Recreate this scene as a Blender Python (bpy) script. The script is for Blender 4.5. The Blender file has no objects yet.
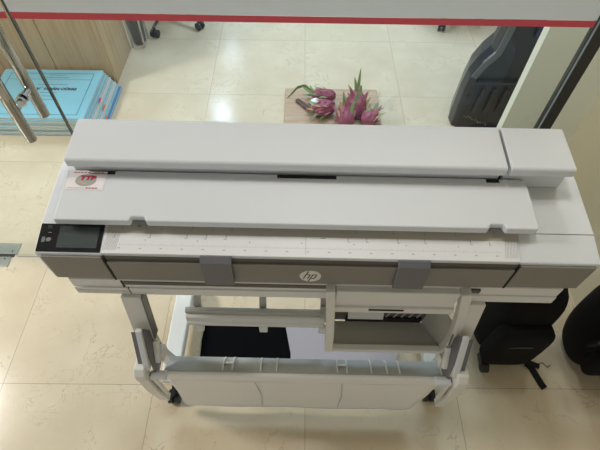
import bpy, bmesh, math, random
from mathutils import Vector, Matrix
random.seed(7)
S = bpy.context.scene
C = S.collection
PI = math.pi

# ------------------------------------------------------------------ materials
def lin(c):
    return tuple(((v/255)/12.92 if v/255 <= .04045 else ((v/255+.055)/1.055)**2.4) for v in c) + (1.0,)

def mat(name, rgb, rough=.5, metal=0, spec=.5, bump=0, bscale=200, coat=0, var=0, vscale=8):
    m = bpy.data.materials.new(name); m.use_nodes = True
    nt = m.node_tree; b = nt.nodes['Principled BSDF']
    b.inputs['Base Color'].default_value = lin(rgb)
    b.inputs['Roughness'].default_value = rough
    b.inputs['Metallic'].default_value = metal
    b.inputs['Specular IOR Level'].default_value = spec
    b.inputs['Coat Weight'].default_value = coat
    tc = nt.nodes.new('ShaderNodeTexCoord')
    n = nt.nodes.new('ShaderNodeTexNoise'); n.inputs['Scale'].default_value = vscale
    n.inputs['Detail'].default_value = 4
    nt.links.new(tc.outputs['Object'], n.inputs['Vector'])
    r = nt.nodes.new('ShaderNodeValToRGB')
    v = max(var, .01)
    c = lin(rgb)
    r.color_ramp.elements[0].color = (c[0]*(1-v), c[1]*(1-v), c[2]*(1-v), 1)
    r.color_ramp.elements[1].color = (min(1, c[0]*(1+v)), min(1, c[1]*(1+v)), min(1, c[2]*(1+v)), 1)
    nt.links.new(n.outputs['Fac'], r.inputs['Fac'])
    nt.links.new(r.outputs['Color'], b.inputs['Base Color'])
    if bump:
        n2 = nt.nodes.new('ShaderNodeTexNoise'); n2.inputs['Scale'].default_value = bscale
        nt.links.new(tc.outputs['Object'], n2.inputs['Vector'])
        bp = nt.nodes.new('ShaderNodeBump'); bp.inputs['Strength'].default_value = bump
        bp.inputs['Distance'].default_value = .002
        nt.links.new(n2.outputs['Fac'], bp.inputs['Height'])
        nt.links.new(bp.outputs['Normal'], b.inputs['Normal'])
    return m

def floor_mat():
    m = bpy.data.materials.new('polished_tile'); m.use_nodes = True
    nt = m.node_tree; b = nt.nodes['Principled BSDF']; L = nt.links.new; N = nt.nodes.new
    tc = N('ShaderNodeTexCoord')
    sep = N('ShaderNodeSeparateXYZ'); L(tc.outputs['Object'], sep.inputs[0])
    def M(op, a, b_=None):
        k = N('ShaderNodeMath'); k.operation = op
        for i, x in enumerate((a, b_)):
            if x is None: continue
            if isinstance(x, (int, float)): k.inputs[i].default_value = x
            else: L(x, k.inputs[i])
        return k.outputs[0]
    def line(o, off):
        t = M('FRACT', M('DIVIDE', M('SUBTRACT', o, off), .6))
        d = M('ABSOLUTE', M('SUBTRACT', t, .5))
        return M('GREATER_THAN', d, .4978)
    def cell(o, off):
        return M('FLOOR', M('DIVIDE', M('SUBTRACT', o, off), .6))
    g = M('MAXIMUM', line(sep.outputs[0], -1.161), line(sep.outputs[1], .544))
    cx, cy = cell(sep.outputs[0], -1.161), cell(sep.outputs[1], .544)
    comb = N('ShaderNodeCombineXYZ'); L(M('MULTIPLY', cx, 3.7), comb.inputs[0]); L(M('MULTIPLY', cy, 5.3), comb.inputs[1])
    L(M('ADD', cx, M('MULTIPLY', cy, 2.1)), comb.inputs[2])
    add = N('ShaderNodeVectorMath'); add.operation = 'ADD'; L(tc.outputs['Object'], add.inputs[0]); L(comb.outputs[0], add.inputs[1])
    cloud = N('ShaderNodeTexNoise'); cloud.inputs['Scale'].default_value = 5; cloud.inputs['Detail'].default_value = 5
    L(add.outputs[0], cloud.inputs['Vector'])
    vein = N('ShaderNodeTexNoise'); vein.inputs['Scale'].default_value = 6.5; vein.inputs['Detail'].default_value = 7
    vein.inputs['Roughness'].default_value = .62; vein.inputs['Distortion'].default_value = .6
    L(add.outputs[0], vein.inputs['Vector'])
    ridge = M('ABSOLUTE', M('SUBTRACT', vein.outputs['Fac'], .5))
    vm = N('ShaderNodeMapRange'); vm.inputs['From Min'].default_value = .0; vm.inputs['From Max'].default_value = .008
    vm.inputs['To Min'].default_value = 1; vm.inputs['To Max'].default_value = 0; L(ridge, vm.inputs['Value'])
    gate = N('ShaderNodeMapRange'); gate.inputs['From Min'].default_value = .42; gate.inputs['From Max'].default_value = .62
    L(cloud.outputs['Fac'], gate.inputs['Value'])
    vf = M('MULTIPLY', M('MULTIPLY', vm.outputs[0], gate.outputs[0]), .65)
    cr = N('ShaderNodeValToRGB')
    cr.color_ramp.elements[0].position = .3; cr.color_ramp.elements[0].color = lin((206, 189, 159))
    cr.color_ramp.elements[1].position = .75; cr.color_ramp.elements[1].color = lin((220, 205, 177))
    L(cloud.outputs['Fac'], cr.inputs['Fac'])
    m1 = N('ShaderNodeMixRGB'); L(vf, m1.inputs[0]); L(cr.outputs[0], m1.inputs[1]); m1.inputs[2].default_value = lin((158, 128, 92))
    m2 = N('ShaderNodeMixRGB'); L(M('MULTIPLY', g, .8), m2.inputs[0]); L(m1.outputs[0], m2.inputs[1]); m2.inputs[2].default_value = lin((158, 146, 122))
    L(m2.outputs[0], b.inputs['Base Color'])
    b.inputs['Roughness'].default_value = .17
    b.inputs['Specular IOR Level'].default_value = .5
    return m

def wood_mat(name, c1, c2, scale=1, rough=.5, axis=2):
    m = bpy.data.materials.new(name); m.use_nodes = True
    nt = m.node_tree; b = nt.nodes['Principled BSDF']; L = nt.links.new; N = nt.nodes.new
    tc = N('ShaderNodeTexCoord'); mp = N('ShaderNodeMapping')
    sc = [38*scale]*3; sc[axis] = 2*scale; mp.inputs['Scale'].default_value = sc
    L(tc.outputs['Object'], mp.inputs[0])
    n = N('ShaderNodeTexNoise'); n.inputs['Scale'].default_value = 1.5; n.inputs['Detail'].default_value = 6
    L(mp.outputs[0], n.inputs['Vector'])
    r = N('ShaderNodeValToRGB'); r.color_ramp.elements[0].position = .3; r.color_ramp.elements[1].position = .7
    r.color_ramp.elements[0].color = lin(c1); r.color_ramp.elements[1].color = lin(c2)
    L(n.outputs['Fac'], r.inputs[0]); L(r.outputs[0], b.inputs['Base Color']); b.inputs['Roughness'].default_value = rough
    return m

def glass_mat(name, tint, spec=1.0):
    m = bpy.data.materials.new(name); m.use_nodes = True
    nt = m.node_tree; nt.nodes.clear(); N = nt.nodes.new; L = nt.links.new
    o = N('ShaderNodeOutputMaterial'); t = N('ShaderNodeBsdfTransparent'); t.inputs[0].default_value = tint
    g = N('ShaderNodeBsdfGlossy'); g.inputs['Roughness'].default_value = .01; g.inputs[0].default_value = (.9, .95, .93, 1)
    f = N('ShaderNodeFresnel'); f.inputs['IOR'].default_value = 1.45
    # reflection on the face the light enters by; a pane does not bend the view, so its far face only passes light
    ge = N('ShaderNodeNewGeometry'); inv = N('ShaderNodeMath'); inv.operation = 'SUBTRACT'; inv.inputs[0].default_value = 1
    L(ge.outputs['Backfacing'], inv.inputs[1])
    mu = N('ShaderNodeMath'); mu.operation = 'MULTIPLY'; L(inv.outputs[0], mu.inputs[0]); L(f.outputs[0], mu.inputs[1])
    mx = N('ShaderNodeMixShader'); L(mu.outputs[0], mx.inputs[0]); L(t.outputs[0], mx.inputs[1]); L(g.outputs[0], mx.inputs[2])
    L(mx.outputs[0], o.inputs[0])
    return m

def film_mat(name, rgb, tr=.5):
    m = bpy.data.materials.new(name); m.use_nodes = True
    nt = m.node_tree; nt.nodes.clear(); N = nt.nodes.new; L = nt.links.new
    o = N('ShaderNodeOutputMaterial'); d = N('ShaderNodeBsdfDiffuse'); t = N('ShaderNodeBsdfTranslucent')
    d.inputs[0].default_value = lin(rgb); t.inputs[0].default_value = lin(rgb)
    mx = N('ShaderNodeMixShader'); mx.inputs[0].default_value = tr
    L(d.outputs[0], mx.inputs[1]); L(t.outputs[0], mx.inputs[2]); L(mx.outputs[0], o.inputs[0])
    return m

def smoke_mat(name, rgb, a):
    m = bpy.data.materials.new(name); m.use_nodes = True
    nt = m.node_tree; b = nt.nodes['Principled BSDF']; b.inputs['Base Color'].default_value = lin(rgb)
    b.inputs['Roughness'].default_value = .25; b.inputs['Alpha'].default_value = a
    return m

WHITE = mat('white_plastic', (218, 220, 221), .42, bump=.06, bscale=900)
WARM = mat('warm_white_plastic', (226, 224, 218), .5, bump=.06, bscale=900)
STAND = mat('stand_painted_metal', (224, 222, 214), .42)
TAUPE = mat('taupe_plastic', (133, 129, 121), .48, bump=.08, bscale=1200)
TAUPE2 = mat('dark_taupe_plastic', (92, 86, 79), .5)
TABG = mat('dark_grey_plastic', (110, 110, 113), .38)
BLACK = mat('black_plastic', (22, 22, 24), .35)
GLOSSB = mat('gloss_black_panel', (26, 27, 31), .12)
SCREEN = mat('screen_glass', (72, 80, 80), .1)
SLOT = mat('slot_black', (18, 17, 17), .7)
RULER = mat('ruler_white', (232, 231, 230), .4)
BEIGE = mat('bed_beige', (196, 189, 176), .5)
INK = mat('ink_grey', (150, 150, 150), .6)
LOGOW = mat('logo_white', (226, 222, 214), .5)
STICK = mat('sticker_white', (238, 232, 230), .3)
STGREY = mat('sticker_grey', (170, 170, 165), .3)
STRED = mat('sticker_red', (188, 40, 70), .3)
STORG = mat('sticker_orange', (214, 170, 140), .3)
BASK = mat('basket_plastic', (238, 236, 230), .5, var=.02)
BASKD = mat('basket_grey', (176, 174, 168), .5, var=.02)
TRAYG = mat('tray_grey', (170, 167, 158), .4)
CHROME = mat('chrome', (200, 198, 195), .14, metal=1)
STEEL = mat('brushed_steel', (158, 155, 150), .16, metal=1)
PLATE = mat('hinge_steel', (168, 170, 160), .35, metal=.7)
POSTM = mat('post_aluminium', (48, 48, 46), .4)
POSTH = mat('post_bead', (140, 150, 155), .35)
CREAM = mat('wall_cream', (200, 192, 164), .8, var=.02, vscale=2)
CREAMG = mat('wall_pale', (240, 240, 222), .8, var=.02, vscale=2)
CEIL = mat('ceiling_white', (200, 200, 200), .9)
CLOTH = mat('black_cloth', (10, 10, 11), .95, spec=.1, bump=.2, bscale=500)
PAPER = mat('lilac_paper', (176, 168, 172), .6)
BAGM = mat('bag_nylon', (9, 9, 10), .8, spec=.2, bump=.5, bscale=350)
BAGS = mat('bag_strap', (14, 14, 15), .7, spec=.3, bump=.3, bscale=600)
BUCKLE = mat('buckle_grey', (80, 80, 82), .35)
CASE = mat('case_black', (30, 33, 42), .28)
CASEB = mat('case_blue', (30, 38, 72), .35)
CASEE = mat('case_edge', (92, 94, 94), .35)
BLUEC = mat('book_blue', (132, 192, 208), .45, var=.04)
BLUED = mat('book_strong_blue', (70, 140, 190), .45)
NAVY = mat('binder_navy', (50, 50, 92), .5)
PAGES = mat('page_edges', (214, 212, 202), .8)
INKD = mat('ink_dark', (30, 50, 60), .6)
PINKT = mat('tab_pink', (214, 60, 130), .5)
ORNT = mat('tab_orange', (236, 130, 90), .5)
WOOD = wood_mat('cabinet_wood', (166, 140, 106), (186, 162, 128))
WOODS = wood_mat('cabinet_side_wood', (170, 146, 112), (188, 166, 132))
BOARD = wood_mat('board_wood', (172, 142, 112), (196, 168, 138), axis=0)
FRUIT = mat('dragon_fruit_skin', (148, 70, 92), .5, var=.35, vscale=35)
LEAFG = mat('scale_green', (120, 140, 84), .5, var=.25, vscale=40)
LEAFP = mat('scale_pink', (150, 78, 92), .5, var=.3, vscale=40)
LEAFY = mat('scale_yellow', (170, 150, 96), .5, var=.2, vscale=40)
KNIFEH = mat('knife_handle', (92, 62, 58), .4)
TISSUE = mat('tissue_white', (235, 235, 235), .8)
CHAIRF = mat('chair_fabric', (84, 76, 88), .8)
GLASS = glass_mat('clear_glass', (.948, .970, .975, 1))
GEDGE = mat('glass_edge_green', (30, 44, 38), .15)
FROST = film_mat('frosted_film', (240, 238, 234), .45)
REDF = film_mat('red_film', (232, 108, 116), .25)
REDTOP = REDF
SMOKE = smoke_mat('smoked_plastic', (120, 118, 112), .82)
FLOORM = floor_mat()

# ------------------------------------------------------------------ geometry helpers
class G:
    """collects shapes in one mesh; several materials allowed"""
    def __init__(s): s.bm = bmesh.new(); s.mi = 0; s.ms = []
    def m(s, mt):
        if mt not in s.ms: s.ms.append(mt)
        s.mi = s.ms.index(mt); return s
    def poly(s, vs, fs):
        v = [s.bm.verts.new(p) for p in vs]
        for f in fs:
            try: s.bm.faces.new([v[i] for i in f]).material_index = s.mi
            except ValueError: pass
        return s
    def box(s, x0, x1, y0, y1, z0, z1):
        s.poly([(x, y, z) for x in (x0, x1) for y in (y0, y1) for z in (z0, z1)],
               [(0, 1, 3, 2), (4, 6, 7, 5), (0, 4, 5, 1), (2, 3, 7, 6), (0, 2, 6, 4), (1, 5, 7, 3)]); return s
    def prism(s, pts, fn, a, b):
        """pts 2D outline, fn(u,v,t)->xyz swept from t=a to t=b"""
        n = len(pts)
        s.poly([fn(u, v, a) for u, v in pts]+[fn(u, v, b) for u, v in pts],
               [tuple(range(n))[::-1], tuple(range(n, 2*n))]+[(i, (i+1) % n, n+(i+1) % n, n+i) for i in range(n)]); return s
    def px(s, yz, x0, x1): return s.prism(yz, lambda y, z, t: (t, y, z), x0, x1)
    def beam(s, path, w, h, up=(0, 1, 0)):
        """rectangular section: w across X-ish, h across the other way"""
        rings = []; up = Vector(up); P = [Vector(p) for p in path]
        for i, p in enumerate(P):
            d = (P[min(i+1, len(P)-1)]-P[max(i-1, 0)]).normalized()
            a = d.cross(up); a = a.normalized() if a.length > 1e-4 else Vector((1, 0, 0))
            b = a.cross(d).normalized()
            rings.append([p+a*w/2+b*h/2, p-a*w/2+b*h/2, p-a*w/2-b*h/2, p+a*w/2-b*h/2])
        return s.loft(rings)
    def loft(s, rings, cap=True):
        n = len(rings[0]); vs = [v for r in rings for v in r]; fs = []
        for i in range(len(rings)-1):
            for k in range(n): fs.append((i*n+k, i*n+(k+1) % n, (i+1)*n+(k+1) % n, (i+1)*n+k))
        if cap: fs += [tuple(range(n))[::-1], tuple(range((len(rings)-1)*n, len(rings)*n))]
        s.poly(vs, fs); return s
    def tube(s, path, r, n=14):
        P = [Vector(p) for p in path]; rs = r if isinstance(r, (list, tuple)) else [r]*len(P); rings = []
        ref = None
        for i, p in enumerate(P):
            d = (P[min(i+1, len(P)-1)]-P[max(i-1, 0)]).normalized()
            if ref is None: ref = Vector((0, 0, 1)) if abs(d.z) < .9 else Vector((1, 0, 0))
            a = d.cross(ref).normalized(); b = d.cross(a).normalized()
            rings.append([p+(a*math.cos(2*PI*k/n)+b*math.sin(2*PI*k/n))*rs[i] for k in range(n)])
        return s.loft(rings)
    def lathe(s, prof, c=(0, 0, 0), n=24, mtx=None):
        rings = [[Vector((r*math.cos(2*PI*k/n), r*math.sin(2*PI*k/n), z)) for k in range(n)] for r, z in prof]
        M_ = Matrix.Translation(c) @ (mtx or Matrix.Identity(4))
        return s.loft([[M_ @ v for v in r] for r in rings])

def finish(g, name, parent=None, origin=None, bevel=0, seg=2, sub=0, smooth=False, rot=0, displace=None):
    """link g as ONE mesh object; geometry given in the thing's own frame before subtracting its origin"""
    o0 = Vector(origin) if origin is not None else (Vector(parent['_o']) if parent is not None else Vector((0, 0, 0)))
    bmesh.ops.translate(g.bm, verts=g.bm.verts, vec=-o0)
    bmesh.ops.recalc_face_normals(g.bm, faces=g.bm.faces)
    me = bpy.data.meshes.new(name); g.bm.to_mesh(me); g.bm.free()
    for m_ in g.ms: me.materials.append(m_)
    if smooth: me.polygons.foreach_set('use_smooth', [True]*len(me.polygons))
    o = bpy.data.objects.new(name, me); C.objects.link(o)
    if parent is not None: o.parent = parent
    else: o.location = Matrix.Rotation(rot, 3, 'Z') @ o0; o.rotation_euler.z = rot
    o['_o'] = tuple(o0)
    if bevel:
        b = o.modifiers.new('bevel', 'BEVEL'); b.width = bevel; b.segments = seg; b.limit_method = 'ANGLE'; b.angle_limit = math.radians(35)
        b.harden_normals = False
    if sub:
        b = o.modifiers.new('sub', 'SUBSURF'); b.levels = sub; b.render_levels = sub
    return o

def sub(parent, g, name, **k):
    """child of a part whose mesh origin equals its thing's origin"""
    o = finish(g, name, parent, origin=parent['_o'], **k); return o

def thing(name, label, cat, origin, rot=0, group=None):
    o = bpy.data.objects.new(name, None); C.objects.link(o); o.empty_display_size = .05
    o.location = Matrix.Rotation(rot, 3, 'Z') @ Vector(origin); o.rotation_euler.z = rot
    o['label'] = label; o['category'] = cat; o['_o'] = tuple(origin)
    if group: o['group'] = group
    return o

def tag(o, label, cat, group=None):
    o['label'] = label; o['category'] = cat
    if group: o['group'] = group
    return o

def struct(o): o['kind'] = 'structure'; return o

def text_geo(g, txt, size, fn, depth=.0006, bold=0, shear=0):
    """add flat lettering to g; fn maps text (u, v, t) to xyz"""
    cu = bpy.data.curves.new('t', 'FONT'); cu.body = txt; cu.size = size; cu.align_x = 'CENTER'; cu.align_y = 'CENTER'
    cu.offset = bold; cu.shear = shear; cu.resolution_u = 3
    ob = bpy.data.objects.new('t', cu); C.objects.link(ob)
    me = bpy.data.meshes.new_from_object(ob.evaluated_get(bpy.context.evaluated_depsgraph_get()))
    b2 = bmesh.new(); b2.from_mesh(me)
    for f in b2.faces:
        vs = [v.co for v in f.verts]
        g.poly([fn(v.x, v.y, depth) for v in vs], [tuple(range(len(vs)))])
    b2.free(); bpy.data.objects.remove(ob); bpy.data.meshes.remove(me); bpy.data.curves.remove(cu)

# ------------------------------------------------------------------ camera
def camera():
    f, p, r, y, H = 456.65, 0.94592749, 0.02110402, -0.01051448, 1.855
    F = Vector((0, math.cos(p), -math.sin(p))); U = Vector((0, math.sin(p), math.cos(p))); X = Vector((1, 0, 0))
    X2 = X*math.cos(r)+U*math.sin(r); U2 = -X*math.sin(r)+U*math.cos(r)
    M3 = Matrix.Rotation(y, 3, 'Z') @ Matrix((X2, U2, -F)).transposed()
    cd = bpy.data.cameras.new('camera'); co = bpy.data.objects.new('camera', cd); C.objects.link(co)
    co.matrix_world = Matrix.Translation((0, 0, H)) @ M3.to_4x4()
    cd.sensor_width = 36; cd.lens = f/600*36; cd.clip_start = .02
    S.camera = co
camera()

# ------------------------------------------------------------------ the room
WX = 1.25          # right wall
struct(finish(G().m(FLOORM).box(-3.6, 3.2, -2.6, 9.0, -.05, 0), 'floor'))
struct(finish(G().m(CEIL).box(-3.6, 3.2, -2.6, 9.0, 2.8, 2.85), 'ceiling'))
struct(finish(G().m(CREAM).box(WX, WX+.1, -2.6, 1.55, 0, 2.8), 'wall_right'))
struct(finish(G().m(CREAMG).box(.905, 3.2, 1.55, 1.59, 0, 2.8), 'wall_back'))
struct(finish(G().m(CREAM).box(-3.7, -3.6, -2.6, 9.0, 0, 2.8), 'wall_left'))
struct(finish(G().m(CREAMG).box(-3.6, 3.2, 9.0, 9.1, 0, 2.8), 'wall_far'))

YG = 1.136
def glass_panel(name, x0, x1, ztop=2.4):
    g = G().m(GLASS).box(x0, x1, YG-.005, YG+.005, .006, ztop)
    g.m(GEDGE)
    g.bm.normal_update()
    for f in g.bm.faces:
        if abs(f.normal.x) > .5: f.material_index = 1
    o = struct(finish(g, name, origin=((x0+x1)/2, YG, 0)))
    return o
win = glass_panel('window_1', -.752, .774)
door = glass_panel('door_1', -1.75, -.757)
def films(par, x0, x1):
    sub(par, G().m(FROST).box(x0, x1, YG-.006, YG-.0055, 1.2125, 1.9), 'frosted_film')
    sub(par, G().m(REDF).box(x0, x1, YG-.006, YG-.0055, 1.1935, 1.2115), 'red_stripe')
films(win, -.749, .772); films(door, -1.747, -.762)
# silicone joint where the fixed pane and the door meet the floor
sub(win, G().m(PLATE).box(-.752, .774, YG-.006, YG+.006, 0, .005), 'bottom_seal')
sub(door, G().m(BASKD).box(-1.325, -.758, YG-.003, YG+.003, 0, .005), 'bottom_seal')
# pull handles, one bar on each side of the door, joined through the glass
hx = -.856
for nm, yy, z0 in (('handle', 1.075, .815), ('handle', 1.197, .812)):
    g = G().m(STEEL).tube([(hx, yy, z0), (hx, yy, 1.55)], .0165, 20)
    h = sub(door, g, nm, smooth=False)
    for p in h.data.polygons: p.use_smooth = len(p.vertices) == 4
    g = G().m(CHROME)
    for zc in (.925, 1.43):
        y1 = YG-.006 if yy < YG else YG+.006
        g.tube([(hx, yy+(.015 if yy < YG else -.015), zc), (hx, y1, zc)], .011, 16)
        g.tube([(hx, y1-(.008 if yy < YG else -.008), zc), (hx, y1, zc)], .0165, 16)
    o = sub(h, g, 'standoff')
# floor spring cover: two steel leaves with the gap of the glass between
g = G().m(PLATE).box(-1.60, -1.325, 1.146, 1.206, 0, .004).box(-1.60, -1.345, 1.076, 1.130, 0, .004)
hp = sub(door, g, 'floor_hinge_plate', bevel=.001)
g = G().m(SLOT).box(-1.60, -1.335, 1.1305, 1.1455, 0, .0025)
sub(hp, g, 'hinge_slot')
g = G().m(STEEL)
for x, y in ((-1.352, 1.16), (-1.372, 1.118)): g.tube([(x, y, .004), (x, y, .0052)], .0035, 10)
sub(hp, g, 'screw')
# dark metal frame post
po = struct(finish(G().m(POSTM).box(.7785, .814, 1.120, 1.152, 0, 2.7), 'trim_1', bevel=.001, origin=(.80, 1.136, 0)))
sub(po, G().m(POSTH).box(.7755, .7785, 1.121, 1.126, 0, 2.7), 'glazing_bead')

# ------------------------------------------------------------------ the plotter
TH = math.radians(-.65)
pr = thing('large_format_printer', 'wide white plotter on a wheeled stand with open paper basket, in front of the glass', 'printer', (.043, .70, 0), TH)
XL, XR = -.631, .717
# body
prof = [(.572, .808), (.569, .931), (.645, .949), (.80, .966), (.90, .968), (.905, .80), (.88, .79), (.60, .79)]
g = G().m(WHITE).px(prof, XL, XR)
body = finish(g, 'body', pr, bevel=.004)
# seam on the right shoulder and the joint line beside the flap
sub(body, G().m(TAUPE2).box(.528, XR-.003, .642, .6434, .9478, .9492), 'seam')
# slanted end strips and front panels
def front_panel(x0, x1, z0, z1, y, m_, name, yb=None):
    g = G().m(m_).box(x0, x1, y, (yb or y+.02), z0, z1)
    return finish(g, name, pr, bevel=.0015)
front_panel(-.618, -.473, .822, .922, .5635, TAUPE, 'front_panel')
front_panel(.527, .708, .822, .922, .5635, TAUPE, 'front_panel')
fp = front_panel(-.464, .519, .822, .908, .561, TAUPE, 'front_panel')
sub(fp, G().m(TAUPE2).box(-.466, .521, .5665, .575, .909, .924), 'front_lip', bevel=.001)
sub(fp, G().m(SLOT).box(-.4705, -.4665, .562, .58, .818, .9265), 'panel_gap')
sub(fp, G().m(SLOT).box(.5215, .5255, .562, .58, .818, .9265), 'panel_gap')
# round emblem with slanted letters
cx, cz, R_ = .028, .862, .0265
g = G().m(LOGOW)
g.prism([(R_*math.cos(2*PI*k/40), R_*math.sin(2*PI*k/40)) for k in range(40)], lambda u, v, t: (cx+u, t, cz+v), .5600, .5612)
em = sub(fp, g, 'emblem')
g = G().m(TAUPE2)
def stroke(pts, w):
    # slanted flat strokes on the emblem face
    for (u0, v0), (u1, v1) in zip(pts, pts[1:]):
        d = Vector((u1-u0, v1-v0)); n = Vector((-d.y, d.x)).normalized()*w/2; d = d.normalized()*w*.3
        g.poly([(cx+a, .5596, cz+b) for a, b in ((u0-d.x+n.x, v0-d.y+n.y), (u0-d.x-n.x, v0-d.y-n.y), (u1+d.x-n.x, v1+d.y-n.y), (u1+d.x+n.x, v1+d.y+n.y))], [(0, 1, 2, 3)])
k = .34
def sl(u, v): return (u+v*k, v)
stroke([sl(-.0135, -.011), sl(-.0135, .0235)], .0034)                      # h stem reaches the rim
stroke([sl(-.0115, .0085), sl(-.0045, .0085), sl(-.0030, .006), sl(-.0030, -.011)], .0034)
stroke([sl(.0035, .0085), sl(.0035, -.0235)], .0034)                       # p stem reaches the rim
stroke([sl(.0045, .0085), sl(.0115, .0085), sl(.0130, .006), sl(.0130, -.008), sl(.0110, -.0105), sl(.0050, -.0105)], .0034)
sub(em, g, 'emblem_letters')

# control panel
g = G().m(GLOSSB)
def top(y, d=0): return .931+(y-.569)*(.018/.076)+d
cp = [(.572, top(.572, -.004)), (.572, top(.572, .0025)), (.641, top(.641, .0025)), (.641, top(.641, -.004))]
ctrl = finish(G().m(GLOSSB).px(cp, -.627, -.474), 'control_panel', pr, bevel=.001)
sc = [(y, top(y, d)) for y, d in ((.581, .002), (.581, .0032), (.634, .0032), (.634, .002))]
sub(ctrl, G().m(SCREEN).px(sc, -.580, -.484), 'screen')
bt = G().m(CHROME).tube([(-.6015, .600, top(.600, .002)), (-.6015, .600, top(.600, .004))], .0062, 20)
sub(ctrl, bt, 'button')
sub(ctrl, G().m(SLOT).px([(y, top(y, d)) for y, d in ((.627, .002), (.627, .0036), (.637, .0036), (.637, .002))], -.610, -.598), 'usb_port')
sub(ctrl, G().m(TABG).px([(y, top(y, d)) for y, d in ((.594, .002), (.594, .0030), (.607, .0030), (.607, .002))], -.618, -.610)
    .px([(y, top(y, d)) for y, d in ((.617, .002), (.617, .0030), (.619, .0030), (.619, .002))], -.606, -.598), 'icon')

# scanner bed: white scale strip and a beige strip under the lid
def strip(x0, x1, y0, y1, d0, d1):
    return [(y, top(y, d)) for y, d in ((y0, d0), (y0, d1), (y1, d1), (y1, d0))]
ru = finish(G().m(RULER).px(strip(0, 0, .570, .6205, -.003, .003), -.471, .523), 'scale_strip', pr, bevel=.0006)
be = finish(G().m(BEIGE).px(strip(0, 0, .621, .70, -.003, .0018), -.465, .529), 'feed_strip', pr)
g = G().m(INK)
def mark(x0, x1, y0, y1, d=.0033):
    g.poly([(x0, y0, top(y0, d)), (x1, y0, top(y0, d)), (x1, y1, top(y1, d)), (x0, y1, top(y1, d))], [(0, 1, 2, 3)])
x = -.43; i = 0
while x < .485:
    L = .0045 if i % 5 else .007
    mark(x, x+.0006, .590, .590+L*(.7))
    if i % 10 == 0: mark(x-.003, x+.003, .5825, .5840)
    if i % 25 == 12: mark(x-.0015, x+.0015, .603, .6050)
    x += .005; i += 1
for xx in (-.445, -.36, -.272, -.225, -.178): mark(xx, xx+.0012, .609, .621); mark(xx-.005, xx+.0012, .609, .6102)
for xx in (.115, .160, .235, .30, .41, .455): mark(xx, xx+.0012, .609, .621); mark(xx, xx+.005, .609, .6102)
mark(.050, .062, .617, .6185)
for e0, s_ in ((-.468, 1), (.489, -1)):
    for j in range(9):
        # slanted hatching at both ends of the scale
        xa = e0+j*.0036
        y0, y1 = .578, .622
        a, b = (xa, xa+.006)
        g.poly([(a, y0, top(y0, .0033)), (a+.0007, y0, top(y0, .0033)), (b+.0007, y1, top(y1, .0033)), (b, y1, top(y1, .0033))], [(0, 1, 2, 3)])
mark(.014, .0146, .576, .6262)
sub(ru, g, 'scale_markings')
g = G().m(INK)
for xx in (-.43, -.335, -.262, -.21, -.165): mark(xx, xx+.0012, .632, .644, .0021); mark(xx-.004, xx+.0012, .632, .6333, .0021)
for xx in (.10, .135, .225, .30, .375, .47): mark(xx, xx+.0012, .632, .644, .0021); mark(xx, xx+.004, .632, .6333, .0021)
mark(-.395, -.385, .636, .643, .0021); mark(.045, .055, .641, .6425, .0021)
sub(be, g, 'feed_markings')

# two dark clips hooked over the front edge
for xa, xb in ((-.236, -.161), (.235, .311)):
    g = G().m(TABG)
    yz = [(.6, top(.6, .0)), (.577, top(.577, .0035)), (.572, top(.57, .004)), (.5545, .919), (.5475, .862), (.5450, .818), (.5475, .812), (.552, .812), (.556, .862), (.562, .915)]
    yz = [(.574, .922), (.574, .9335), (.566, .9345), (.553, .922), (.549, .872), (.546, .834), (.548, .830), (.5535, .830), (.557, .872), (.5605, .915)]
    finish(g.px(yz, xa, xb), 'clip', pr, bevel=.0015)

# front lid (flap), with two finger notches
def lid(x0, x1, y0, y1, zf, zb, th, m_, name, round_r=0):
    zt = lambda y: zf+(zb-zf)*(y-y0)/(y1-y0)
    out = [(x0, y0), (x1, y0)]
    if round_r: out += [(x1, y1-round_r), (x1-round_r*.35, y1-round_r*.2), (x1-round_r, y1)]
    else: out += [(x1, y1)]
    out += [(x0, y1)]
    n = len(out)
    g = G().m(m_)
    g.poly([(x, y, zt(y)-th) for x, y in out]+[(x, y, zt(y)) for x, y in out],
           [tuple(range(n))[::-1], tuple(range(n, 2*n))]+[(i, (i+1) % n, n+(i+1) % n, n+i) for i in range(n)])
    return finish(g, name, pr, bevel=.005, seg=3)
# the lid outline with the notches cut in its front edge
zt = lambda y: .988+(y-.627)*.08
out = [(-.581, .627), (-.403, .627), (-.399, .639), (-.368, .639), (-.362, .627), (.443, .627), (.449, .639), (.480, .639), (.486, .627),
       (.558, .627), (.563, .632), (.563, .752), (.559, .766), (.547, .773), (-.587, .773)]
n = len(out)
g = G().m(WHITE)
g.poly([(x, y, zt(y)-.021) for x, y in out]+[(x, y, zt(y)) for x, y in out],
       [tuple(range(n))[::-1], tuple(range(n, 2*n))]+[(i, (i+1) % n, n+(i+1) % n, n+i) for i in range(n)])
flap = finish(g, 'scanner_lid', pr, bevel=.0035, seg=3)
sub(flap, G().m(TABG).box(-.399, -.366, .634, .646, .968, .974), 'notch_insert')
sub(flap, G().m(TABG).box(.452, .478, .634, .646, .968, .974), 'notch_insert')
# support under the lid, set back
finish(G().m(WARM).box(-.560, .540, .652, .765, .945, .9665), 'lid_base', pr, bevel=.002)
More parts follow.
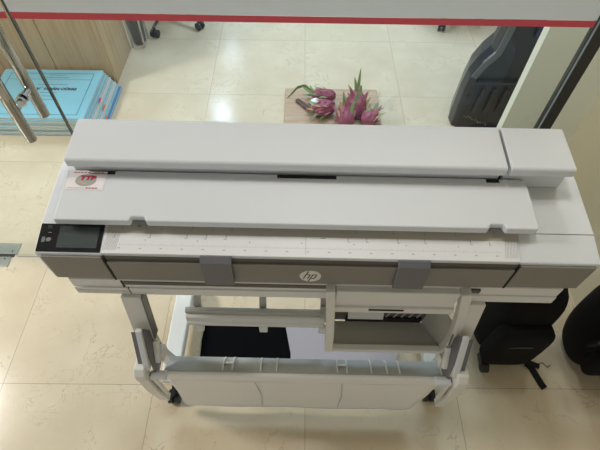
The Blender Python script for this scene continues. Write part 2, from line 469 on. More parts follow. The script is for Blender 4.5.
# sticker on the lid
g = G().m(STICK)
zs = lambda y, d=.0007: zt(y)+d
def on(u, v, t): return (u, v, zs(v, t))
X0, X1, Y0, Y1 = -.578, -.484, .712, .768
g.poly([(X0, Y0, zs(Y0)), (X1, Y0, zs(Y0)), (X1, Y1, zs(Y1)), (X0, Y1, zs(Y1))], [(0, 1, 2, 3)])
st = sub(flap, g, 'sticker')
st['label'] = 'white company sticker with red letters over a grey oval'
g = G().m(STGREY)
ecx, ecy = -.532, .7405
g.poly([on(ecx+.026*math.cos(2*PI*k/32), ecy+.0185*math.sin(2*PI*k/32), .0010) for k in range(32)], [tuple(range(32))])
g.m(STORG).poly([on(ecx-.018, ecy-.008, .0012), on(ecx+.002, ecy-.012, .0012), on(ecx+.003, ecy-.009, .0012), on(ecx-.018, ecy-.005, .0012)], [(0, 1, 2, 3)])
g.m(STRED)
text_geo(g, 'TTP', .021, lambda u, v, t: on(ecx+u*1.05+.003, ecy+.006+v*.85, .0015), bold=.0012, shear=.15)
for k in range(9):
    if k == 5: continue
    g.poly([on(-.567+k*.0085+a, .7625+b, .0012) for a, b in ((0, 0), (.006, 0), (.006, .0022), (0, .0022))], [(0, 1, 2, 3)])
for k in range(4):
    g.poly([on(-.527+k*.0075+a, .7155+b, .0012) for a, b in ((0, 0), (.006, 0), (.006, .003), (0, .003))], [(0, 1, 2, 3)])
g.m(STGREY)
for k in range(6):
    g.poly([on(-.570+k*.007+a, .716+b, .0012) for a, b in ((0, 0), (.005, 0), (.005, .0018), (0, .0018))], [(0, 1, 2, 3)])
sub(st, g, 'sticker_print')

# rear roll covers: one long, one short at the right
def cover(x0, x1, name):
    yz = [(.757, 1.028), (.757, 1.048), (.762, 1.053), (.884, 1.064), (.893, 1.061), (.903, 1.03), (.905, .965), (.778, .965), (.778, 1.024)]
    return finish(G().m(WHITE).px(yz, x0, x1), name, pr, bevel=.003, seg=3)
rc = cover(-.572, .4975, 'roll_cover')
cover(.505, .662, 'side_cover')
finish(G().m(SLOT).box(.494, .508, .785, .895, .960, 1.035), 'cover_gap', pr)
for xa, xb in ((-.060, .088), (-.53, -.465), (.462, .495)): sub(body, G().m(SLOT).box(xa, xb, .7605, .7712, .9751, .9995), 'feed_slot')
sub(body, G().m(WARM).box(-.565, .50, .757, .80, .955, .975), 'feed_ledge')

# lower body
zb = .741
low = finish(G().m(WARM).box(-.597, .684, .566, .90, zb+.002, .812), 'lower_body', pr, bevel=.003)
sub(low, G().m(WARM).box(-.594, -.452, .561, .575, zb, .774).box(-.449, .452, .561, .575, zb, .774).box(.455, .681, .561, .575, zb, .774), 'lower_band', bevel=.002)
for xa, xb, za, zz_ in ((-.452, -.449, zb+.001, .773), (.452, .455, zb+.001, .773), (-.462, -.4575, .776, .808)):
    sub(low, G().m(SLOT).box(xa, xb, .5637, .575, za, zz_), 'seam')
sub(low, G().m(TAUPE2).box(-.455, .085, .5640, .568, .790, .806), 'paper_exit')
g = G().m(BASKD)
for i in range(46):
    for j in range(2): g.box(-.590+i*.003, -.5885+i*.003, .5605, .562, .752+j*.008, .755+j*.008)
sub(low, g, 'vent')
# drawer-like output front between the two arms
dr = finish(G().m(WARM).box(.097, .418, .548, .60, .727, .806), 'output_front', pr, bevel=.003)
sub(dr, G().m(STAND).box(.094, .421, .541, .56, .700, .728), 'front_rail', bevel=.002)
sub(dr, G().m(SLOT).box(.190, .285, .5395, .55, .716, .724), 'hand_slot')
sub(dr, G().m(TAUPE2).box(.440, .470, .560, .566, .790, .806), 'latch')

# arms and tray frame
rt = [(.430, .556, .812), (.448, .545, .70), (.456, .532, .60), (.452, .522, .545), (.445, .517, .50)]
finish(G().m(STAND).beam(rt, .026, .030), 'tray_arm', pr, bevel=.003)
lt = [(.082, .556, .812), (.088, .545, .70), (.093, .532, .60), (.095, .517, .495)]
finish(G().m(STAND).beam(lt, .024, .030), 'tray_arm', pr, bevel=.003)
finish(G().m(STAND).box(.105, .442, .506, .526, .494, .512), 'tray_rail', pr, bevel=.003)
g = G().m(TRAYG).poly([(.108, .525, .503), (.436, .525, .503), (.390, .605, .499), (.108, .605, .499),
                       (.108, .525, .499), (.436, .525, .499), (.390, .605, .495), (.108, .605, .495)],
                      [(0, 1, 2, 3), (7, 6, 5, 4), (0, 4, 5, 1), (1, 5, 6, 2), (2, 6, 7, 3), (3, 7, 4, 0)])
tp = finish(g, 'output_tray', pr)
g = G().m(TRAYG).poly([(.436, .525, .503), (.390, .605, .499), (.408, .615, .64), (.452, .545, .62),
                       (.439, .525, .503), (.393, .607, .499), (.411, .617, .64), (.455, .545, .62)],
                      [(0, 1, 2, 3), (7, 6, 5, 4), (0, 4, 5, 1), (1, 5, 6, 2), (2, 6, 7, 3), (3, 7, 4, 0)])
sub(tp, g, 'tray_side')
sub(tp, G().m(STAND).box(.437, .455, .575, .590, .505, .52).box(.437, .443, .575, .585, .515, .62), 'tray_hook', bevel=.002)
tb = sub(tp, G().m(TAUPE2).box(.108, .408, .612, .616, .495, .66), 'tray_back')
sub(tb, G().m(SLOT).box(.150, .388, .6055, .6125, .488, .526), 'tray_slot')
sub(tb, G().m(STAND).px([(.600, .527), (.6115, .527), (.6115, .552), (.607, .548)], .155, .265), 'roller')
for i in range(5):
    sub(tb, G().m(BASKD).beam([(.285+i*.024, .610, .565), (.275+i*.024, .610, .53)], .004, .006), 'tray_rib')

# left stacker bar hanging on three hooks
bar = G().m(STAND).px([(.588, .478), (.586, .500), (.591, .504), (.593, .526), (.600, .531), (.628, .528), (.632, .52), (.62, .482)], -.352, .083)
sb = finish(bar, 'stacker_bar', pr, bevel=.002)
sub(sb, G().m(BASKD).tube([(-.352, .6135, .538), (.096, .6135, .538)], .010, 14).box(.070, .096, .598, .625, .520, .556), 'stacker_rod')
for (xt, xb_) in ((-.262, -.318), (-.100, -.112), (.062, .080)):
    g = G().m(BASKD).beam([(xt, .70, .748), (xb_, .645, .56), (xb_, .612, .48)], .022, .014)
    h = finish(g, 'hook', pr, bevel=.002)
    sub(h, G().m(STAND).box(xb_-.013, xb_+.013, .585, .60, .440, .482), 'hook_tip', bevel=.002)

# ------------------------------------------------------------------ stand legs, feet, casters
def caster(g, x, y):
    g.m(BLACK)
    for dx in (-.013, .013):
        g.tube([(x+dx-.008, y, .026), (x+dx+.008, y, .026)], .026, 24)
    g.box(x-.004, x+.004, y-.012, y+.012, .02, .055)
    g.tube([(x, y, .045), (x, y, .064)], .010, 14)
def leg_side(xo, sgn, xf):
    # xo outer X of the leg top, sgn +1 leg body lies towards +X, xf foot centre
    w = .056
    xc = xo+sgn*w/2; xe = xf
    def X(a, b): return sorted((xo+sgn*a, xo+sgn*b))
    leg = finish(G().m(STAND).beam([(xc, .560, .742), (xc, .520, .56), (xc+(xe-xc)*.3, .530, .42), (xe, .60, .10)], w, .022), 'stand_leg', pr, bevel=.003)
    xi = xc+sgn*(w/2+.0015)
    sub(leg, G().m(TABG).beam([(xi, .562, .742), (xi, .522, .56)], .004, .030), 'inner_cheek')
    foot = finish(G().m(STAND).px([(.525, .058), (.525, .080), (.535, .094), (.60, .104), (.88, .104), (.935, .088), (.945, .058)], xe-.035, xe+.035), 'foot', pr, bevel=.008, seg=3)
    y0 = .488 if sgn > 0 else .515
    for yy in (y0, .895):
        g = G(); caster(g, xe+(sgn*.016 if yy < .6 else 0), yy)
        if yy < .6: g.m(BLACK).box(xe+sgn*.016-.008, xe+sgn*.016+.008, yy, .535, .050, .066)
        sub(foot, g, 'caster')
    # bracket that carries the basket: knee block, strut down to the caster, wedge, cheek and pivot
    a, b = X(.0, .034)
    br = finish(G().m(STAND).px([(.470, .520), (.428, .528), (.412, .505), (.408, .478), (.418, .462), (.47, .47), (.505, .50)], a, b), 'basket_bracket', pr, bevel=.005, seg=3)
    g = G().m(STAND).beam([(xo+sgn*.017, .424, .478), (xo+sgn*.017+(xe-xc)*.5, .440, .30), (xe+sgn*.002, .462, .105)], .034, .022)
    g.beam([(xo+sgn*.040, .430, .455), (xo+sgn*.046+(xe-xc)*.5, .446, .30), (xe+sgn*.020, .465, .13)], .012, .012)
    sub(br, g, 'strut', bevel=.003)
    g = G().m(TABG).beam([(xo+sgn*.031, .434, .468), (xo+sgn*.036+(xe-xc)*.5, .450, .30), (xe+sgn*.012, .470, .13)], .012, .012)
    sub(br, g, 'strut_groove')
    g = G().m(WHITE).px([(.500, .655), (.490, .655), (.437, .530), (.430, .505), (.445, .505), (.505, .60)], *X(.028, .045))
    sub(br, g, 'bracket_wedge', bevel=.002)
    g = G().m(TABG).px([(.500, .652), (.492, .640), (.455, .545), (.440, .47), (.450, .43), (.53, .43), (.53, .56)], *X(.045, .050))
    g.px([(.495, .640), (.440, .515), (.500, .52)], *X(.012, .0275))
    sub(br, g, 'bracket_cheek')
    g = G().m(BASK).px([(.500, .56), (.46, .49), (.47, .475), (.515, .545)], *X(.050, .064)).px([(.49, .50), (.475, .46), (.52, .45), (.525, .48)], *X(.050, .068))
    sub(br, g, 'cheek_rib', bevel=.002)
    sub(br, G().m(WHITE).tube([(X(.034, .08)[0], .436, .452), (X(.034, .08)[1], .436, .452)], .014, 20), 'pivot')
leg_side(-.478, 1, -.486)
leg_side(.503, -1, .530)

# ------------------------------------------------------------------ basket: front roll with fins, hanging sheet
bx0, bx1 = -.420, .458
def tilt(x): return 0
g = G().m(BASK).px([(.451, .366), (.448, .372), (.448, .412), (.451, .419), (.458, .421), (.520, .378), (.522, .368), (.515, .366), (.463, .372)], bx0, bx1)
br = finish(g, 'basket_rail', pr, bevel=.003)
g = G().m(BASKD)
g.px([(.460, .4205), (.461, .4225), (.5215, .3805), (.5230, .3765)], bx0+.003, bx1-.003)
tl = sub(br, g, 'rail_trough')
for xf in (-.235, -.205, -.115, -.065, .128, .158, .235, .285, .325):
    sub(tl, G().m(BASK).px([(.466, .4195), (.492, .412), (.510, .401), (.523, .380), (.515, .381)], xf-.002, xf+.002), 'fin')
for xf in (-.232, .131):
    sub(tl, G().m(BASK).px([(.490, .4045), (.492, .409), (.500, .402), (.498, .3985)], xf, xf+.024), 'cross_fin')
# sheet: outline in X-Z, slight belly
def sheet():
    g = G().m(BASK); nx, nz = 40, 14; vs = []; 
    for j in range(nz+1):
        t = j/nz; z = .372-.315*t
        if t < .45: l, r = bx0+.004-.0*t, bx1-.004
        else:
            u = (t-.45)/.55
            l, r = bx0+.004-.004*u, bx1-.004-.030*u
        if t > .9: l += .012*((t-.9)/.1)**2; r -= .02*((t-.9)/.1)**2
        for i in range(nx+1):
            s = i/nx; x = l+(r-l)*s
            y = .452+.006*math.sin(PI*t)+.0015*math.sin(14*s+2*t)
            vs.append((x, y, z))
    fs = [(j*(nx+1)+i, j*(nx+1)+i+1, (j+1)*(nx+1)+i+1, (j+1)*(nx+1)+i) for j in range(nz) for i in range(nx)]
    g.poly(vs, fs)
    o = finish(g, 'basket_sheet', pr, smooth=True)
    s = o.modifiers.new('solid', 'SOLIDIFY'); s.thickness = .004; s.offset = 1
    return o
sh = sheet()
for xx in (-.135, .145): sub(sh, G().m(BASKD).beam([(xx, .4475, .366), (xx+.012, .4495, .22), (xx+.008, .4480, .08)], .0014, .003), 'sheet_seam')

# ------------------------------------------------------------------ things under the printer
def sheet_thing(name, outline, z, th, m_, label, cat, wav=.0, bump=True):
    g = G().m(m_); n = len(outline)
    zz = [z+wav*math.sin(3.1*i) for i in range(n)]
    g.poly([(x, y, zz[i]) for i, (x, y) in enumerate(outline)]+[(x, y, zz[i]+th) for i, (x, y) in enumerate(outline)],
           [tuple(range(n))[::-1], tuple(range(n, 2*n))]+[(i, (i+1) % n, n+(i+1) % n, n+i) for i in range(n)])
    cx_ = sum(p[0] for p in outline)/n; cy_ = sum(p[1] for p in outline)/n
    o = finish(g, name, origin=(cx_, cy_, z), bevel=.003)
    return tag(o, label, cat)
sheet_thing('black_cloth', [(-.388, .60), (.075, .60), (.035, .655), (-.005, .665), (-.035, .80), (-.386, .81), (-.392, .72)], .001, .028, CLOTH,
            'black cloth lying folded on the floor under the printer', 'cloth')
sheet_thing('paper_sheet', [(-.02, .60), (.38, .60), (.42, .66), (.40, .78), (-.045, .79), (-.02, .665)], .0305, .004, PAPER,
            'pale lilac sheet lying under the printer beside the black cloth', 'paper')

# ------------------------------------------------------------------ bags by the right wall
def blob(g, c, r, pw=3.2, nu=28, nv=18, lump=.0, seed=0, taper=0):
    rnd = random.Random(seed); ph = [rnd.uniform(0, 6) for _ in range(6)]
    rings = []
    sg = lambda v, p: math.copysign(abs(v)**p, v)
    e = 2/pw
    for j in range(1, nv):
        th = -PI/2+PI*j/nv
        ring = []
        for i in range(nu):
            a = 2*PI*i/nu
            x = sg(math.cos(th), e)*sg(math.cos(a), e); y = sg(math.cos(th), e)*sg(math.sin(a), e); z = sg(math.sin(th), e)
            k = 1+lump*(math.sin(3*a+ph[0]+2*z)+.6*math.sin(5*a+ph[1]-3*z)+.5*math.sin(6*z+ph[2]))
            tz = 1-taper*(z+1)/2
            ring.append(Vector((c[0]+x*r[0]*k*tz, c[1]+y*r[1]*k*tz, c[2]+z*r[2])))
        rings.append(ring)
    g.loft(rings)

bag = thing('trolley_bag', 'black trolley bag standing on the floor under the right end of the printer', 'bag', (.83, .82, 0))
g = G().m(BAGM); blob(g, (.840, .785, .262), (.125, .130, .245), 3.6, lump=.012, seed=1, taper=.10)
finish(g, 'bag_body', bag, smooth=True)
g = G().m(BAGM); blob(g, (.835, .655, .19), (.102, .040, .155), 4.5, lump=.01, seed=2)
fpk = finish(g, 'front_pocket', bag, smooth=True)
sub(fpk, G().m(BUCKLE).tube([(.775, .618, .24), (.81, .612, .262), (.86, .612, .262)], .0022, 8), 'zip')
for xx, yw in ((.765, .625), (.925, .70)):
    g = G().m(BLACK).tube([(xx-.012, yw, .026), (xx+.012, yw, .026)], .026, 22).box(xx-.016, xx+.016, yw, yw+.05, .02, .05)
    finish(g, 'wheel', bag)
g = G().m(BAGS)
g.beam([(.925, .675, .10), (.945, .64, .02), (.968, .625, .006), (.990, .56, .004), (.998, .545, .004)], .026, .004, up=(0, 0, 1))
g.beam([(.935, .655, .012), (.965, .645, .010), (1.00, .632, .008)], .020, .006, up=(0, 0, 1))
g.tube([(.99, .64, .006), (1.02, .65, .004), (1.035, .63, .004), (1.05, .64, .004)], .0014, 6)
finish(g, 'strap', bag)

bag2 = thing('backpack', 'black backpack leaning on the right wall beside the trolley bag', 'bag', (1.13, .72, 0))
g = G().m(BAGM); blob(g, (1.158, .700, .275), (.076, .110, .268), 2.6, lump=.015, seed=4, taper=-.18)
finish(g, 'pack_body', bag2, smooth=True)
g = G().m(BAGM); blob(g, (1.155, .590, .20), (.066, .035, .12), 2.6, lump=.012, seed=5)
pk = finish(g, 'front_pocket', bag2, smooth=True)
g = G().m(BUCKLE).tube([(1.10, .585, .25), (1.12, .580, .272), (1.17, .582, .272)], .0022, 8)
g.tube([(1.105, .583, .245), (1.102, .580, .205)], .004, 8)
sub(pk, g, 'zip')
g = G().m(BAGS).beam([(1.09, .64, .49), (1.065, .61, .45), (1.055, .60, .37), (1.062, .615, .28)], .030, .008)
g.beam([(1.10, .68, .53), (1.09, .65, .56), (1.13, .64, .565), (1.15, .68, .535)], .014, .012)
finish(g, 'strap', bag2, bevel=.002)
finish(G().m(BUCKLE).box(1.040, 1.068, .588, .600, .355, .385), 'buckle', bag2, bevel=.004)

# ------------------------------------------------------------------ behind the glass: cabinet, drawing books
cb = thing('cabinet', 'light wooden cabinet standing behind the stack of blue drawing books', 'cabinet', (-1.66, 2.64, 0))
finish(G().m(WOODS).box(-2.14, -1.158, 2.437, 2.815, .0, .80), 'cabinet_body', cb, bevel=.002)
for k, (a, b) in enumerate(((-2.138, -1.82), (-1.816, -1.497), (-1.493, -1.16))):
    d = finish(G().m(WOOD).box(a, b, 2.418, 2.435, .03, .79), 'door', cb, bevel=.0015)

# books, bottom first; each lower one reaches further to the right
nb = 8; th = .0158
lab = ['blue drawing book at the bottom of the stack, reaching furthest right',
       'second drawing book from the bottom of the stack, orange tab at its side',
       'third drawing book from the bottom of the stack, grey cover edge',
       'fourth drawing book from the bottom of the stack, orange tab at its side',
       'fourth drawing book from the top of the stack, pale cover edge',
       'third drawing book from the top of the stack, with a pink tab',
       'second drawing book from the top of the stack, just under the titled cover',
       'topmost light blue drawing book of the stack, with a printed title and frame']
offs = [.075, .060, .050, .040, .030, .020, .012, 0]
for i in range(nb):
    z0 = .001+i*(th+.0003); ox = offs[i]; oy = random.uniform(-.006, .006) if i < 7 else 0
    x0, x1, y0, y1 = -1.790+ox, -1.195+ox, 1.952+oy, 2.390+oy
    
    t = thing('drawing_book', lab[i], 'book', ((x0+x1)/2, (y0+y1)/2, z0), 0, 'drawing books stacked by the cabinet')
    cm = BLUED if i == 0 else (PAGES if i in (2, 4) else BLUEC)
    finish(G().m(PAGES).box(x0+.003, x1-.003, y0+.002, y1-.003, z0+.0012, z0+th-.0012), 'pages', t)
    c = finish(G().m(cm).box(x0, x1, y0, y1, z0, z0+.0012).box(x0, x1, y0, y1, z0+th-.0012, z0+th), 'cover', t)
    if i in (1, 3, 5):
        yy = {1: 2.06, 3: 2.12, 5: 2.14}[i]
        tb_ = G().m(PINKT if i == 5 else ORNT).box(x1-.015, x1+.012, yy, yy+.035, z0+th-.0028, z0+th-.0014)
        finish(tb_, 'index_tab', t)
    if i == 7:
        g = G().m(INKD); z = z0+th+.0004; bw = .003
        a0, a1, b0, b1 = x0+.05, x1-.045, y0+.03, y1-.035
        for q in ((a0, a1, b0, b0+bw), (a0, a1, b1-bw, b1), (a0, a0+bw, b0, b1), (a1-bw, a1, b0, b1), (a0, a1, b1-.06, b1-.058)):
            g.poly([(q[0], q[2], z), (q[1], q[2], z), (q[1], q[3], z), (q[0], q[3], z)], [(0, 1, 2, 3)])
        mx, my = (x0+x1)/2+.035, (y0+y1)/2
        text_geo(g, 'BẢN VẼ HOÀN CÔNG', .030, lambda u, v, t_: (mx+u, my+.035+v, z+.0002), bold=.002)
        for k, (wd, dy) in enumerate(((.10, .165), (.16, .14), (.18, .075), (.10, .0), (.07, -.03), (.10, -.06), (.05, -.11))):
            g.poly([(mx-wd/2, my+dy, z), (mx+wd/2, my+dy, z), (mx+wd/2, my+dy+.003, z), (mx-wd/2, my+dy+.003, z)], [(0, 1, 2, 3)])
        sub(c, g, 'cover_print')
t = thing('binder', 'dark navy binder lying at the left of the blue drawing books', 'binder', (-1.98, 2.30, 0))
finish(G().m(NAVY).box(-2.12, -1.835, 2.16, 2.405, .001, .004).box(-2.12, -1.835, 2.16, 2.405, .056, .060).box(-1.838, -1.835, 2.16, 2.405, .001, .06), 'cover', t)
finish(G().m(PAGES).box(-2.11, -1.845, 2.165, 2.40, .0045, .0555), 'pages', t)

# waste basket and chrome frame by the cabinet corner
wb = thing('waste_basket', 'dark round waste basket in a chrome rod stand by the cabinet corner', 'basket', (-1.115, 2.885, 0))
bc = (-1.112, 2.895, .012)
finish(G().m(TABG).lathe([(.040, 0), (.044, .003), (.058, .22), (.061, .222), (.061, .228), (.054, .228), (.040, .010), (.0, .010)], bc, 28), 'bin', wb, smooth=True)
for dx, dy in ((-.035, -.062), (.045, -.062), (.045, .045)):
    finish(G().m(CHROME).tube([(bc[0]+dx*1.0, bc[1]+dy, 0), (bc[0]+dx*1.15, bc[1]+dy*1.05, .30)], .007, 12), 'stand_leg', wb)
g = G().m(CHROME)
g.tube([(bc[0]+.066*math.cos(2*PI*k/24), bc[1]+.066*math.sin(2*PI*k/24), .245) for k in range(25)], .004, 8)
finish(g, 'hoop', wb, smooth=True)

def office_chair(name, label, x, y, rz, fab):
    o = thing(name, label, 'chair', (0, 0, 0), 0, 'office chairs in the back room')
    base = finish(G().m(CHROME).tube([(0, 0, .07), (0, 0, .12)], .035, 16).tube([(0, 0, .12), (0, 0, .42)], .014, 12), 'base', o)
    for k in range(5):
        a = 2*PI*k/5; cx_, cy_ = .27*math.cos(a), .27*math.sin(a)
        lg = finish(G().m(CHROME).beam([(0, 0, .10), (cx_*.5, cy_*.5, .092), (cx_, cy_, .066)], .030, .020, up=(0, 0, 1)), 'leg', o, bevel=.004)
        g = G().m(BLACK)
        for s_ in (-1, 1):
            d = Vector((-math.sin(a), math.cos(a), 0))
            p = Vector((cx_, cy_, .027))+d*s_*.016
            g.tube([p-d*.009, p+d*.009], .027, 18)
        g.tube([(cx_, cy_, .03), (cx_, cy_, .064)], .008, 8)
        sub(lg, g, 'caster')
    g = G().m(fab); blob(g, (0, 0, .46), (.24, .23, .045), 3.4); finish(g, 'seat', o, smooth=True)
    g = G().m(fab); blob(g, (0, .235, .78), (.22, .03, .26), 3.4); finish(g, 'backrest', o, smooth=True)
    finish(G().m(BLACK).beam([(0, .05, .42), (0, .26, .44), (0, .27, .65)], .05, .012), 'back_bracket', o)
    for s_ in (-1, 1):
        finish(G().m(BLACK).tube([(s_*.22, .05, .43), (s_*.27, .05, .50), (s_*.27, .0, .66), (s_*.27, .14, .67)], .012, 8), 'armrest', o)
    o.location = (x, y, 0); o.rotation_euler.z = rz
    return o
# casters at (-1.015, 2.963) and (-.715, 3.072)
p1, p2 = Vector((-1.015, 2.963)), Vector((-.715, 3.072))
def centre_from(pa, pb, r=.27):
    m_ = (pa+pb)/2; d = pb-pa; h = math.sqrt(max(0, r*r-(d.length/2)**2)); n_ = Vector((-d.y, d.x)).normalized()
    return m_+n_*h
c1 = centre_from(p1, p2)
a1 = math.atan2(p1.y-c1.y, p1.x-c1.x)
a1 = min((a1+2*PI*k/5 for k in range(5)), key=lambda a: -math.sin(a))   # same casters, backrest turned away
office_chair('office_chair', 'office chair on chrome star base, behind the glass by the cabinet', c1.x, c1.y, a1, CHAIRF)
c2 = Vector((1.10, 3.36)); a2 = math.atan2(3.09-c2.y, 1.025-c2.x)
office_chair('office_chair', 'office chair behind the glass whose caster shows left of the black case', c2.x, c2.y, a2, CHAIRF)

# ------------------------------------------------------------------ board with dragon fruit
bd = finish(G().m(BOARD).box(-.083, .491, 1.99, 2.385, .0, .022), 'wooden_board', origin=(.2, 2.19, 0), bevel=.002)
tag(bd, 'pale wooden board lying on the tiles with dragon fruit on it', 'board')
ZB = .0225
def spike(g, base, dirv, length, w, curl, mt):
    """one leathery scale: a tapered curved blade with thickness"""
    g.m(mt); P = Vector(base); d = Vector(dirv).normalized(); upv = Vector(curl); rings = []
    side = d.cross(Vector((0, 0, 1))); side = side.normalized() if side.length > .05 else Vector((1, 0, 0))
    n = 6
    for i in range(n+1):
        t = i/n; ww = w*(1-t)**.7*(.75+.6*t if t < .4 else 1)+.0006
        dd = (d+upv*t).normalized(); nn = side.cross(dd).normalized()
        rings.append([P+side*ww, P+nn*.0018*(1-t)+nn*.0006, P-side*ww, P-nn*.0018*(1-t)-nn*.0006])
        P = P+dd*length/n
    g.loft(rings)
def dragon_fruit(label, c, axis, L, R, spikes, tail, seed):
    rnd = random.Random(seed)
    t = thing('dragon_fruit', label, 'fruit', (c[0], c[1], ZB), 0, 'dragon fruits on the wooden board')
    ax = Vector(axis).normalized(); Q = ax.to_track_quat('Z', 'Y').to_matrix().to_4x4(); Q3 = Q.to_3x3()
    n = 16; prof = []
    for i in range(n+1):
        a = PI*i/n; prof.append((max(.003, R*math.sin(a)**.8*(1-.18*(i/n))), -L/2*math.cos(a)))
    g = G().m(FRUIT); g.lathe(prof, c, 30, Q)
    # lumpy, ridged skin
    for v in g.bm.verts:
        d = v.co-Vector(c); l = Q3.inverted() @ d; ph = math.atan2(l.y, l.x)
        k_ = 1+.07*math.sin(5*ph+60*l.z+seed)+.04*math.sin(9*ph-50*l.z+2*seed)
        v.co = Vector(c)+d*k_
        v.co.z = max(v.co.z, ZB+.001)
    finish(g, 'flesh', t, smooth=True)
    for k_ in range(spikes):
        u = -.80+1.55*((k_+.5)/spikes); phi = k_*2.4+seed
        r = R*math.sqrt(max(.05, 1-u*u))*.95
        loc = Vector(c)+Q3 @ Vector((r*math.cos(phi), r*math.sin(phi), u*L/2))
        out_ = (Q3 @ Vector((math.cos(phi), math.sin(phi), 0)))
        if loc.z < ZB+R*.4: continue
        g = G(); mt_ = (LEAFP, LEAFG, LEAFP, LEAFY)[k_ % 4]
        spike(g, loc-out_*.007, out_*.28+ax*.9, rnd.uniform(.045, .070), .0145, out_*.55, mt_)
        finish(g, 'scale', t)
    for (dv, ln, w) in tail:
        g = G(); spike(g, Vector(c)+ax*L*.38, Vector(dv), ln, w, (0, 0, .15), LEAFG if ln > .06 else LEAFY); finish(g, 'crown_scale', t)
    return t
dragon_fruit('small pink dragon fruit at the back left, with a long curling green tail', (.150, 2.270, ZB+.040), (-1, -.05, .06), .14, .043, 16,
             [((-1, .20, .55), .10, .018), ((-1, -.15, .05), .08, .012), ((-.5, .8, .5), .07, .012)], 1)
g = G().m(LEAFG); sp_ = [(.075, 2.29, ZB+.055), (.035, 2.315, ZB+.075), (-.01, 2.30, ZB+.072), (-.045, 2.265, ZB+.05), (-.07, 2.25, ZB+.03)]
g.beam(sp_[:2], .022, .005); g.beam(sp_[1:3], .020, .005); g.beam(sp_[2:4], .014, .005); g.beam(sp_[3:], .009, .004)
for o_ in [o for o in S.objects if o.name == 'dragon_fruit']:
    finish(g, 'tail_leaf', o_, bevel=.002)
dragon_fruit('pink dragon fruit at the front left, beside the white tissue', (.150, 2.140, ZB+.050), (-.9, -.35, .05), .135, .050, 18,
             [((-1, -.1, .2), .06, .013), ((-.8, -.5, .3), .05, .010)], 3)
dragon_fruit('largest pink dragon fruit, its green crown scales standing upright', (.345, 2.165, ZB+.060), (.02, .75, .55), .16, .060, 20,
             [((.08, .5, 1), .15, .013), ((-.22, .6, .8), .10, .016), ((.3, .3, .9), .06, .012), ((.0, .9, .5), .06, .012)], 5)
dragon_fruit('pink dragon fruit at the right end of the pile, scales drooping right', (.415, 2.065, ZB+.046), (.55, .7, .1), .115, .046, 14,
             [((1, .5, .3), .07, .012), ((1, -.1, -.1), .06, .010)], 8)
dragon_fruit('pink dragon fruit in the middle of the pile, between its neighbours', (.272, 2.070, ZB+.055), (-.1, .9, .4), .14, .054, 20,
             [((-.1, .6, .8), .09, .013), ((.2, .6, .6), .06, .012)], 9)
kn = thing('knife', 'knife with a dark brown handle lying on the wooden board', 'knife', (.0, 2.2, ZB))
kd = Vector((.095, -.115, 0)).normalized(); k0 = Vector((-.012, 2.262, ZB+.010))
finish(G().m(KNIFEH).beam([k0, k0+kd*.05, k0+kd*.125], .026, .016, up=(0, 0, 1)), 'handle', kn, bevel=.004)
g = G().m(CHROME); nrm = Vector((-kd.y, kd.x, 0))
b0 = k0+kd*.126
pts = [b0+nrm*.010, b0-nrm*.014, b0+kd*.07-nrm*.012, b0+kd*.10+nrm*.006, b0+kd*.10+nrm*.010]
g.poly([p+Vector((0, 0, -.001)) for p in pts]+[p+Vector((0, 0, .001)) for p in pts], [(4, 3, 2, 1, 0), (5, 6, 7, 8, 9)]+[(i, (i+1) % 5, 5+(i+1) % 5, 5+i) for i in range(5)])
finish(g, 'blade', kn)
g = G().m(TISSUE); blob(g, (.098, 2.185, ZB+.055), (.030, .026, .020), 2.2, lump=.12, seed=3)
tag(finish(g, 'tissue', origin=(.098, 2.185, ZB+.035)), 'small white crumpled tissue between the knife handle and the fruit', 'tissue')

# ------------------------------------------------------------------ black moulded case behind the glass
cs = thing('storage_case', 'tall black moulded plastic case standing behind the glass beside the pale wall', 'case', (1.10, 2.14, 0))
Ls = [(0, .905), (.12, .908), (.24, .912), (.34, .925), (.42, .960), (.48, 1.005), (.58, 1.020), (.70, 1.03), (.80, 1.035)]
g = G().m(CASE); rings = []
for z, xl in Ls:
    y0 = 2.07+.04*z
    rings.append([Vector((xl+.03, y0, z)), Vector((1.50, y0, z)), Vector((1.50, 2.30, z)), Vector((xl+.05, 2.30, z)), Vector((xl, y0+.08, z)), Vector((xl+.004, y0+.02, z))])
g.loft(rings)
shl = finish(g, 'shell', cs, bevel=.006)
g = G().m(CASEE)
g.beam([(xl+.012, 2.066+.04*z, z) for z, xl in Ls[3:]], .034, .012)
sub(shl, g, 'edge_trim', bevel=.003)
g = G().m(CASE)
g.box(.955, 1.42, 2.055, 2.075, .315, .330)
for k_ in range(3):
    x = 1.00+.065*k_; g.beam([(x, 2.066, .12), (x+.006, 2.063, .20), (x+.012, 2.066, .28)], .022, .016)
sub(shl, g, 'moulded_rib', bevel=.004)
sub(shl, G().m(BLACK).tube([(.945, 2.085, .22), (.945, 2.070, .22)], .013, 16), 'lock')
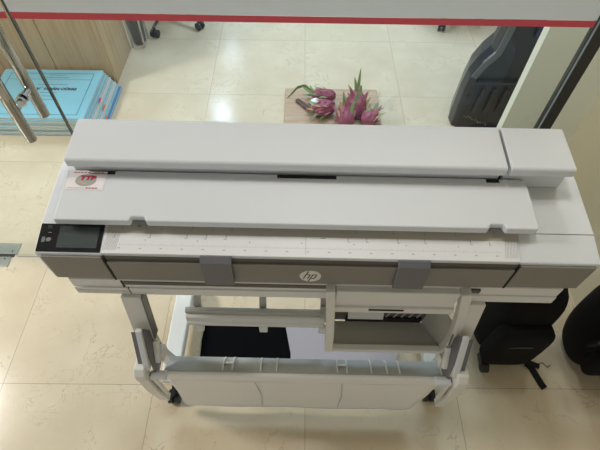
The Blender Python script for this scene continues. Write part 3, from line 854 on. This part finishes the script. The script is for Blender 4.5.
sub(shl, G().m(CASEB).px([(2.078, .58), (2.086, .58), (2.095, .78), (2.083, .78)], 1.16, 1.45), 'blue_panel')
g = G().m(CHROME)
rr = random.Random(5)
for k_ in range(9):
    x, z = .955+.018*k_, .085-.006*k_
    g.beam([(x, 2.066, z), (x+rr.uniform(.004, .012), 2.064, z+rr.uniform(-.02, .02))], .003, .003)
sub(shl, g, 'chrome_marking')
cb2 = finish(G().m(WOOD).box(1.52, 2.1, 2.75, 3.1, 0, .75), 'side_cabinet', origin=(1.8, 2.9, 0), bevel=.003)
tag(cb2, 'wooden cupboard seen just above the black case, next to the pale wall', 'cabinet')

# ------------------------------------------------------------------ light
def area(name, loc, size, power, col, aim=None, shape='SQUARE', sy=None, spread=PI):
    l = bpy.data.lights.new(name, 'AREA'); l.energy = power; l.color = col; l.shape = shape; l.size = size; l.spread = spread
    if sy: l.size_y = sy
    o = bpy.data.objects.new(name, l); C.objects.link(o); o.location = loc
    if aim: o.rotation_euler = (Vector(aim)-Vector(loc)).to_track_quat('-Z', 'Y').to_euler()
    return o
WL = (1, .985, .97)
area('ceiling_lamp', (-3.25, 1.08, 2.70), .6, 41, WL, aim=(-1.5, .9, .3), spread=2.0)
area('ceiling_lamp', (.15, 1.09, 2.76), .22, 7.5, WL)
CL = (.60, .79, 1)
area('ceiling_lamp', (-1.15, 5.4, 2.78), .14, 9, CL, shape='DISK')
area('ceiling_lamp', (-1.15, 6.95, 2.78), .10, 4, CL, shape='DISK')
area('ceiling_lamp', (.95, 1.38, 2.76), .2, 6, WL)
area('ceiling_lamp', (.8, 3.6, 2.78), 1.2, 64, CL)
area('ceiling_lamp', (-1.6, 3.9, 2.78), 1.2, 46, CL)
w = bpy.data.worlds.new('world'); S.world = w; w.use_nodes = True
w.node_tree.nodes['Background'].inputs[0].default_value = (.92, .96, 1, 1)
w.node_tree.nodes['Background'].inputs[1].default_value = .5
S.view_settings.view_transform = 'Standard'; S.view_settings.look = 'None'
S.view_settings.exposure = .2; S.view_settings.gamma = 1; S.view_settings.use_curve_mapping = False
for o in S.objects:
    if '_o' in o: del o['_o']
